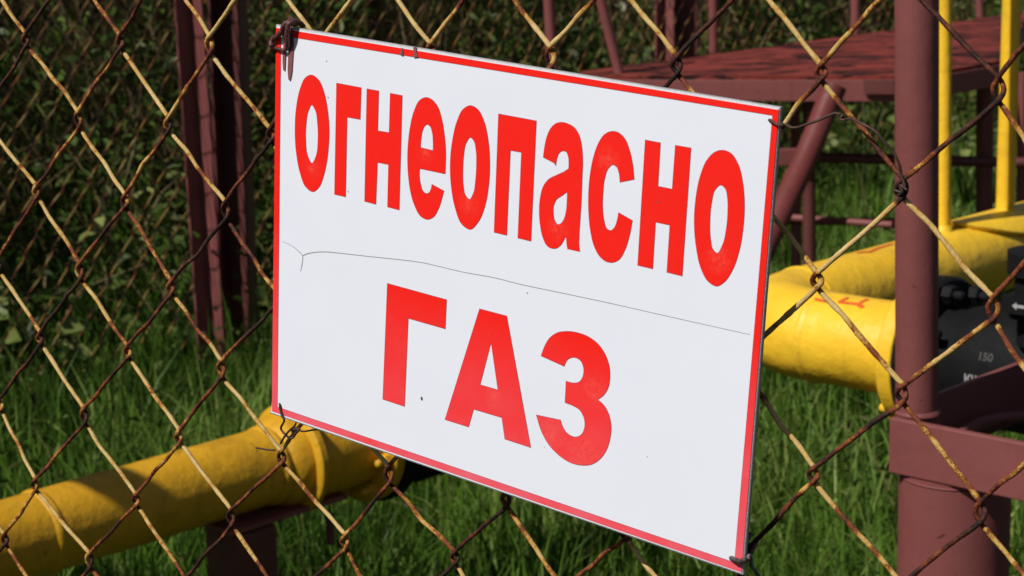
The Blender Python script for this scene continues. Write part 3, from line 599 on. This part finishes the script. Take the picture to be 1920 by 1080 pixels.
def valve(O, A, s0, label, rb=.069, L_=.36, rf=.088):
    v = empty('ball_valve', O + A * (s0 + L_ / 2) - [0, 0, rb], label, 'valve', 'black valves between the gas pipes')
    mb = MB(); lathe(mb, O + A * s0, A, [(0, .07), (.001, rf), (.004, rf + .003), (.02, rf + .003), (.024, rf), (.026, .06)], 64); f1 = mb.build('flange', M['black'], v)
    bolts(O, A, s0 + .026, .078, 8, M['black'], f1, 1)
    mb = MB(); lathe(mb, O + A * s0, A, [(.024, .060), (.045, .060), (.062, rb * .93), (.075, rb), (L_ - .075, rb), (L_ - .062, rb * .93), (L_ - .045, .062), (L_ - .024, .06)], 72); mb.build('body', M['black'], v)
    mb = MB(); lathe(mb, O + A * (s0 + L_), A, [(-.026, .06), (-.024, rf), (-.02, rf + .003), (-.004, rf + .003), (-.001, rf), (0, .07)], 64); f2 = mb.build('flange', M['black'], v)
    bolts(O, A, s0 + L_ - .026, .078, 8, M['black'], f2, -1, .5)
    c = O + A * (s0 + L_ / 2)
    mb = MB(); lathe(mb, c + [0, 0, rb * .8], (0, 0, 1), [(0, .04), (.03, .038), (.032, .028), (.05, .028), (.052, .042), (.062, .042), (.064, .02)], 40); nk = mb.build('neck', M['black'], v)
    return v, c, nk
qr = on_cyl(O_L, AL, R_P, 205, 897); f0 = nodeF(0, 3); tt = ((f0 - qr) @ nF) / (sd @ nF); rc = qr + sd * tt
mb = MB(); tube(mb, [rc - tF * 1.2, rc + tF * 2.6], .03, 20); mb.build('top_rail', M['brown'], fence); print('rail', rc)
valve(O_L, AL, s_f + .012, 'black flanged valve in shade on the left pipe, mostly hidden behind the sign', .088, .38, .096)
# left pipe support
ps = empty('pipe_support', O_L + AL * along(O_L, AL, 470) - [0, 0, zl], 'dark steel stand carrying the left yellow pipe just above the grass', 'stand')
sA = along(O_L, AL, 445); cpt = O_L + AL * sA
mb = MB(); prism(mb, [(-.036, -.036), (.036, -.036), (.036, .036), (-.036, .036)], [cpt[0], cpt[1], -.05], [cpt[0], cpt[1], zl - R_P - .02], AL, [-AL[1], AL[0], 0]); o = mb.build('leg', M['brown_dark'], ps, False); bevel(o, .004)
mb = MB(); z_ = zl - R_P - .006; prism(mb, [(-.045, 0), (.045, 0), (.045, -.007), (-.045, -.007)], O_L + AL * (sA - .05) + [0, 0, z_ - zl], O_L + AL * (along(O_L, AL, 610)) + [0, 0, z_ - zl], [-AL[1], AL[0], 0], [0, 0, 1]); mb.build('beam', M['brown'], ps, False)
p = O_L + AL * along(O_L, AL, 583) + [AL[1] * .035, -AL[0] * .035, -.085]; mb = MB(); tube(mb, [p, p - [0, 0, .045]], .006, 12); mb.build('bolt', M['brown_dark'], ps)

# right pipes
zr = .605
q1 = PZ(1440, 533, zr + .0535); q2 = PZ(1676, 568, zr + .0535); BR = unit([q2[0] - q1[0], q2[1] - q1[1], 0]); O_R = np.array([q1[0], q1[1], zr])
w1 = PZ(1443, 520, zr + .0535); w2 = PZ(1773, 431, zr + .0535); AR = unit([w2[0] - w1[0], w2[1] - w1[1], 0]); O_U = np.array([w1[0], w1[1], zr])
Mx = np.array([[BR[0], -AR[0]], [BR[1], -AR[1]]]); sol = np.linalg.solve(Mx, (O_U - O_R)[:2]); CORN = O_R + BR * sol[0]; CORN[2] = zr
print('dirs', AL, BR, AR, 'corner', CORN, 'depth left', pa, pb)
gr = empty('gas_pipe', CORN - [0, 0, zr], 'clean bright yellow gas pipe with an elbow and two risers, right of the sign', 'pipe')
Re = .10; cosang = BR @ AR; half = math.acos(max(-1, min(1, cosang))) / 2; tl = Re
arc = [(1 - t) ** 2 * (CORN + BR * tl) + 2 * t * (1 - t) * CORN + t * t * (CORN + AR * tl) for t in np.linspace(0, 1, 24)]
s_rf = along(O_R, BR, 1727) - sol[0]
low = [CORN + BR * s for s in np.linspace(s_rf, tl + .004, 30)]; up = [CORN + AR * s for s in np.linspace(tl + .004, 2.4, 60)]
mb = MB(); pipe_bumpy(mb, low, R_P, 64, 3); mb.build('pipe_body', M['yellow'], gr)
mb = MB(); pipe_bumpy(mb, arc, R_P + .0006, 64, 4); mb.build('elbow', M['yellow'], gr)
mb = MB(); pipe_bumpy(mb, up, R_P, 64, 5); mb.build('pipe_body', M['yellow'], gr)
for A_ in (BR, AR):
    mb = MB(); lathe(mb, CORN + A_ * tl, A_, [(-.007, R_P - .001), (-.003, R_P + .0018), (.001, R_P + .0024), (.007, R_P - .001)], 64); mb.build('weld_seam', M['yellow'], gr)
mb = MB(); lathe(mb, CORN + BR * s_rf, BR, ring_profile(.05, .083, .022), 72); fl = mb.build('flange', M['yellow'], gr)
bolts(CORN, BR, s_rf - .0108, .069, 1, M['yellow'], fl, -1, 4.29)
for (ub, vb, ut, vt, wpx) in ((1770, 430, 1771, 0, 26), (1884, 405, 1897, 0, 34)):
    s_ = along(CORN, AR, ub - 2); b_ = CORN + AR * s_; b_[2] = zr + R_P * .9; D_ = (np.linalg.inv(RCW) @ (b_ - CAM))[2]; t_ = PY(ut, vt, b_[1]); d_ = t_ - b_; r_ = wpx / 2 / F * D_
    mb = MB(); tube(mb, [b_, b_ + d_ * 3.2], r_, 28); rs = mb.build('riser', M['yellow'], gr)
    mb = MB(); lathe(mb, b_ + [0, 0, -.001], (0, 0, 1), [(0, r_ * 1.5), (.008, r_ * 1.25), (.014, r_)], 28); mb.build('weld_seam', M['yellow'], rs)
# saddle plate bent over the pipe under the thicker riser
s0 = along(CORN, AR, 1786); nA = np.array([-AR[1], AR[0], 0]); vs_ = []; fs_ = []; NU, NV = 24, 30
for i in range(NU + 1):
    for j in range(NV + 1):
        s_ = s0 + .40 * i / NU; half_w = 1.15 * math.sin(math.pi * min(i / NU, .5) ) ** .55; th = (j / NV * 2 - 1) * half_w
        vs_.append(CORN + AR * s_ + (nA * math.sin(th) + np.array([0, 0, 1]) * math.cos(th)) * (R_P + .0075))
for i in range(NU):
    for j in range(NV): fs_.append((i * (NV + 1) + j, (i + 1) * (NV + 1) + j, (i + 1) * (NV + 1) + j + 1, i * (NV + 1) + j + 1))
mb = MB(); mb.add(vs_, fs_); o = mb.build('saddle_plate', M['yellow'], gr); mo = o.modifiers.new('t', 'SOLIDIFY'); mo.thickness = .006; mo.offset = -1
v2, vc, nk = valve(CORN, BR, s_rf + .012, 'large black flanged valve with white markings at the right edge behind the brown post')
def text_on(s, size, p, xd, yd, mat, name, parent):
    cu = bpy.data.curves.new(name, 'FONT'); cu.body = s; cu.size = size; cu.align_x = 'LEFT'; cu.offset = size * .03
    o = bpy.data.objects.new('tmp', cu); C.objects.link(o); bpy.context.view_layer.update()
    me = bpy.data.meshes.new_from_object(o.evaluated_get(bpy.context.evaluated_depsgraph_get())); bpy.data.objects.remove(o)
    zd = np.cross(xd, yd); me.transform(Matrix(((xd[0], yd[0], zd[0], p[0]), (xd[1], yd[1], zd[1], p[1]), (xd[2], yd[2], zd[2], p[2]), (0, 0, 0, 1)))); me.name = name; me.materials.clear()
    return link(name, me, mat, parent, False)
for tx, u, v, sz, mt in (('КШ', 1807, 716, .0125, 'white'), ('150', 1832, 674, .012, 'grey')):
    if mt == 'grey': M['grey'] = NT('worn_white_lettering').done((.05, .048, .05), .7)
    p = on_cyl(CORN, BR, .0697, u, v); nr = unit((p - CORN) - BR * ((p - CORN) @ BR)); text_on(tx, sz, p, BR, unit(np.cross(nr, BR)), M[mt], 'lettering', v2)
# indicator plate with a white two-headed arrow on the neck
pc = CORN + BR * (along(CORN, BR, 1925)); 
hd = P(1935, 572, 1.97); mb = MB(); lathe(mb, hd + [.02, .03, -.05], (0, 0, 1), [(0, .026), (.03, .026), (.031, .036), (.052, .036), (.053, .03), (.075, .03), (.077, .038), (.10, .038), (.102, .02)], 32); ih = mb.build('indicator_head', M['black'], v2)
mb = MB(); prism(mb, [(-.034, -.009), (.03, -.009), (.03, .009), (-.034, .009)], hd + [-.004, -.014, 0], hd + [0, -.004, 0], BR, [0, 0, 1]); pl = mb.build('indicator_plate', M['black'], ih, False)
ar = [(-.014, 0), (-.009, .004), (-.009, .0015), (.009, .0015), (.009, .004), (.014, 0), (.009, -.004), (.009, -.0015), (-.009, -.0015), (-.009, -.004)]
mb = MB(); prism(mb, [(a_ - .008, b_) for a_, b_ in ar], hd + [-.0046, -.0155, 0], hd + [-.0042, -.0146, 0], BR, [0, 0, 1]); mb.build('arrow', M['white'], pl, False)
# red brush letters on the pipes
def brush(O, A, r, strokes, w, parent):
    for st in strokes:
        d = catmull([np.array(q_, float) for q_ in st], 8); vs_ = []; n = len(d); t_ = np.gradient(d, axis=0); t_ /= np.linalg.norm(t_, axis=1)[:, None]
        for i in range(n):
            for sg in (-1, -.33, .33, 1):
                q_ = d[i] + np.array([-t_[i][1], t_[i][0]]) * w / 2 * sg
                nA_ = np.array([-A[1], A[0], 0]); vs_.append(O + A * q_[0] + (nA_ * math.sin(q_[1] / r) + np.array([0, 0, 1.]) * math.cos(q_[1] / r)) * (r + .0009))
        mb = MB(); mb.add(vs_, [(i * 4 + k, i * 4 + 4 + k, i * 4 + 5 + k, i * 4 + 1 + k) for i in range(n - 1) for k in range(3)]); mb.build('brushed_lettering', M['red_mark'], parent)
def cyl_uv(O, A, r, u, v):
    p = on_cyl(O, A, r, u, v) - O; nA_ = np.array([-A[1], A[0], 0]); return (p @ A, r * math.atan2(p @ nA_, p[2]))
z = lambda pts: [cyl_uv(CORN, BR, R_P, 1500 + a / 6.75, 440 + b / 6.75) for a, b in pts]
brush(CORN, BR, R_P, [z([(250, 735), (165, 808)]), z([(165, 808), (250, 832), (350, 850)]), z([(350, 850), (330, 800)]),
                      z([(610, 800), (545, 830), (490, 858)]), z([(490, 858), (600, 868), (770, 890)]), z([(860, 822), (750, 880), (770, 905)]), z([(740, 895), (770, 918), (815, 912)])], .0042, gr)
z = lambda pts: [cyl_uv(CORN, AR, R_P, 1500 + a / 6.75, 440 + b / 6.75) for a, b in pts]
brush(CORN, AR, R_P, [z([(715, 236), (790, 226), (880, 222)]), z([(880, 222), (1000, 170), (1180, 118)])], .004, gr)

# ------------------------------------------------------------ brown stand on the right
st = empty('valve_stand', P(1784, 1000, 1.85) * [1, 1, 0], 'red brown steel stand of posts and angle beams in front of the right hand valve', 'stand')
bz = P(1667, 783, 1.78); bz0 = bz[2]; hb = .0535
mb = MB(); e_in = np.array([-BR[1], BR[0], 0]);  e_in = e_in if e_in[1] > 0 else -e_in
prism(mb, [(0, 0), (0, -hb), (.008, -hb), (.008, 0)], bz, bz + BR * .62, e_in, [0, 0, 1]); o = mb.build('beam', M['brown'], st, False); bevel(o, .0015)
a_, b_ = vertical(1719, 780, 1719, 0, 1.81, 1.75, bz0 - .05); b_ += AX_A * 0; r_ = 39.5 / F * 1.81
mb = MB(); tube(mb, [a_, b_], r_, 40); mb.build('upright', M['brown'], st)
mb = MB(); lathe(mb, [a_[0], a_[1], bz0 - .004], (0, 0, 1), [(0, r_ + .002), (.002, r_ + .0016), (.005, r_ - .001)], 40); mb.build('weld_seam', M['brown'], st)
c = P(1784, 950, 1.85); r_ = 101 / F * 1.85; c = c + e_in * .0
c2 = bz + BR * ((c - bz) @ BR + .022) + e_in * (r_ - .002)
mb = MB(); tube(mb, [[c2[0], c2[1], -.05], [c2[0], c2[1], bz0 - hb - .001]], r_, 56); mb.build('post', M['brown'], st)
mb = MB(); lathe(mb, [c2[0], c2[1], bz0 - hb - .008], (0, 0, 1), [(0, r_ - .001), (.003, r_ + .0012), (.0066, r_ - .003)], 56); mb.build('weld_seam', M['brown'], st)
rb0 = P(1752, 742, 1.83); mb = MB(); nb = np.array([AR[1], -AR[0], 0])
prism(mb, [(0, 0), (0, -.055), (-.006, -.055), (-.006, 0)], rb0, rb0 + AR * .95, nb, [0, 0, 1]); mb.build('beam', M['brown'], st, False)
prism_ = MB(); prism(prism_, [(0, 0), (-.02, 0), (-.02, -.006), (0, -.006)], rb0 + [0, 0, -.056], rb0 + AR * .95 + [0, 0, -.056], nb, [0, 0, 1]); prism_.build('bottom_plate', M['brown_dark'], st, False)
# strap bent under the valve
zz = [P(1800, 812, 1.82), P(1835, 792, 1.86), P(1875, 782, 1.88), P(1930, 778, 1.9)]; d = catmull(zz, 8); mb = MB(); tube(mb, d, .0045, 8); mb.build('strap', M['brown'], st)

# ------------------------------------------------------------ service platform
zd = P(1400, 141, 3.95)[2]
corner = [PZ(1060, 142, zd), PZ(1712, 142, zd), PZ(1895, 100, zd), PZ(1960, 12, zd), PZ(1681, 52, zd), PZ(1329, 97, zd), PZ(1093, 133, zd)]
corner = [PZ(1075, 142, zd), PZ(1712, 142, zd), PZ(1885, 112, zd), PZ(1930, 22, zd), PZ(1090, 134, zd)]
pf = empty('service_platform', [corner[0][0], corner[0][1], 0], 'red brown steel platform with peeling deck and handrails, behind the sign', 'platform')
mb = MB(); K_ = len(corner); th = .038
mb.add(corner + [q_ - [0, 0, .008] for q_ in corner], [tuple(range(K_))] + [tuple(range(K_, 2 * K_))[::-1]] + [(i, K_ + i, K_ + (i + 1) % K_, (i + 1) % K_) for i in range(K_)]); mb.build('deck', M['deck'], pf, False)
def bar(name, p0, p1, wv, hv, mat, parent, bv=.0015):
    p0 = np.asarray(p0, float); p1 = np.asarray(p1, float); t = unit(p1 - p0); up_ = unit(np.array([0, 0, 1.]) - t * t[2]) if abs(t[2]) < .95 else unit(np.cross(t, [1, 0, 0])); sd_ = np.cross(up_, t)
    mb = MB(); prism(mb, [(-wv / 2, -hv / 2), (wv / 2, -hv / 2), (wv / 2, hv / 2), (-wv / 2, hv / 2)], p0, p1, sd_, up_); o = mb.build(name, mat, parent, False); bevel(o, bv); return o
hgt = 0.044
inw = np.array([.2, 1, 0]) * .006
for i in range(K_):
    if i == 3: continue
    p0, p1 = corner[i], corner[(i + 1) % K_]
    bar('edge_beam', p0 - [0, 0, .0085 + hgt / 2], p1 - [0, 0, .0085 + hgt / 2], .008, hgt, M['brown'], pf)
bar('dark_plate', P(1622, 163, 3.93 - .05), P(1680, 163, 3.88 - .05), .012, .030, M['brown_dark'], pf)  # thin dark plate over the dark patch on the front beam
def rod(name, pts, r, mat, parent, sides=16): mb = MB(); tube(mb, pts, r, sides); return mb.build(name, mat, parent)
def handrail(ub, vb, ut, w, D=None):
    b_ = PZ(ub, vb, zd); t_ = PY(ut, 0, b_[1]); D_ = (np.linalg.inv(RCW) @ (b_ - CAM))[2]; rod('handrail_post', [b_, b_ + (t_ - b_) * 2.2], w / 2 / F * D_, M['brown'], pf)
a_ = PZ(1031, 148, zd); 
for args in ((1161, 137, 1126, 19), (1338, 99, 1337, 17), (1604, 62, 1604, 18), (1838, 32, 1836, 15)): handrail(*args)
b_ = P(1036, 120, 4.1); t_ = PY(1029, 0, b_[1]); rod('handrail_post', [b_ + (b_ - t_) * 2.2, b_ + (t_ - b_) * 3.5], 10.5 / F * 4.1, M['brown'], pf)
# braces and legs below
def lg(ub, vb, ut, vt, D, w, mat='brown', ztop=None, z0=-.05):
    a_, b_ = vertical(ub, vb, ut, vt, D, zd - .03 if ztop is None else ztop, z0); rod('leg', [a_, b_], w / 2 / F * D, M[mat], pf)
lg(1517, 390, 1517, 190, 4.05, 25, 'brown_dark'); lg(1492, 380, 1491, 190, 4.35, 19); lg(1846, 350, 1847, 180, 4.3, 33); lg(1914, 380, 1917, 160, 4.2, 17)
d = catmull([P(1566, 160, 3.85), P(1553, 192, 3.85), P(1530, 250, 3.83), P(1500, 320, 3.8), P(1462, 400, 3.75), P(1420, 490, 3.7), P(1385, 570, 3.65)], 8); rod('brace', d, .0245, M['brown_red'], pf, 28)
bar('cross_bar', P(1400, 297, 4.0), P(1505, 293, 4.0), .02, .034, M['brown'], pf)
rod('rail', [P(1395, 292, 4.2), P(1960, 306, 4.1)], .0115, M['brown_dark'], pf)
rod('rail', [P(1440, 405, 4.2), P(1690, 423, 4.05)], .008, M['brown'], pf); rod('rail', [P(1440, 414, 4.26), P(1690, 416, 4.2)], .009, M['brown_dark'], pf)

# ------------------------------------------------------------ single plants
def leafy(name, foot, n, size, h, label, cat, seed, spread=.12):
    global rng
    rng = np.random.default_rng(seed); root = empty(name, foot, label, cat); foot = np.asarray(foot, float)
    mb = MB(); bs = []; az = rng.uniform(0, 6.283, n)
    for k in range(n):
        e = foot + np.array([math.cos(az[k]) * spread * rng.uniform(.3, 1), math.sin(az[k]) * spread * rng.uniform(.3, 1), h * rng.uniform(.45, 1)])
        tube(mb, catmull([foot, foot * .5 + e * .5 + [0, 0, h * .15], e], 4), .0022, 6); bs.append(e)
    mb.build('stem', M['weed'], root, True, 'tint')
    sz = rng.uniform(.7, 1.2, n) * size
    o = leaf_mesh('leaves', np.array(bs), az, rng.normal(-.1, .3, n), sz, sz * .8, rng.uniform(.6, 1.0, n), M['weed']); o.data.transform(Matrix.Translation(-Vector(foot))); o.parent = root
def gpt(u, v, D): p = P(u, v, D); return np.array([p[0], p[1], float(zg(p[0], p[1]))])
leafy('broad_leaved_weed', gpt(45, 620, 4.25), 16, .075, .22, 'pale broad leaved weed at the left edge below the side fence', 'weed', 1, .13)
leafy('broad_leaved_weed', gpt(310, 640, 4.6), 14, .05, .14, 'low light green leafy weed just left of the side fence posts', 'weed', 2, .1)
leafy('broad_leaved_weed', gpt(1810, 420, 6.2), 26, .05, .34, 'tall leafy weed seen between the two yellow risers', 'weed', 3, .14)
leafy('broad_leaved_weed', gpt(1620, 420, 6.5), 30, .05, .38, 'bushy green weed between the platform brace and the brown upright', 'weed', 4, .2)
sc = gpt(1535, 965, 2.95); mb = MB(); lathe(mb, sc + [0, 0, .05], (0.3, -.5, .8), [(0, .002), (.004, .010), (.010, .012), (.016, .009), (.02, .003)], 12)
ca(mb.build('plastic_scrap', NT('dark_blue_plastic').done((.012, .014, .05), .5)), 'small dark blue scrap lying in the grass right of the sign', 'scrap')
fl_ = P(1163, 12, 7.4); rf = empty('white_flower', fl_, 'tiny white flower on the bank above the sign', 'flower'); mb = MB()
for k in range(9):
    a0 = k * .698; d0 = np.array([math.cos(a0), -.3, math.sin(a0)]); sdv = np.array([-math.sin(a0), 0, math.cos(a0)]) * .004
    mb.add([fl_ + d0 * .004 - sdv * .4, fl_ + d0 * .016 - sdv, fl_ + d0 * .021, fl_ + d0 * .016 + sdv, fl_ + d0 * .004 + sdv * .4], [(0, 1, 2, 3, 4)])
mb.build('petals', NT('white_petal').done((.7, .7, .65), .7), rf); mb = MB(); lathe(mb, fl_ + [0, -.001, 0], (0, -1, .2), [(0, .005), (.003, .004), (.004, .001)], 10); mb.build('centre', NT('flower_centre').done((.5, .35, .03), .8), rf)
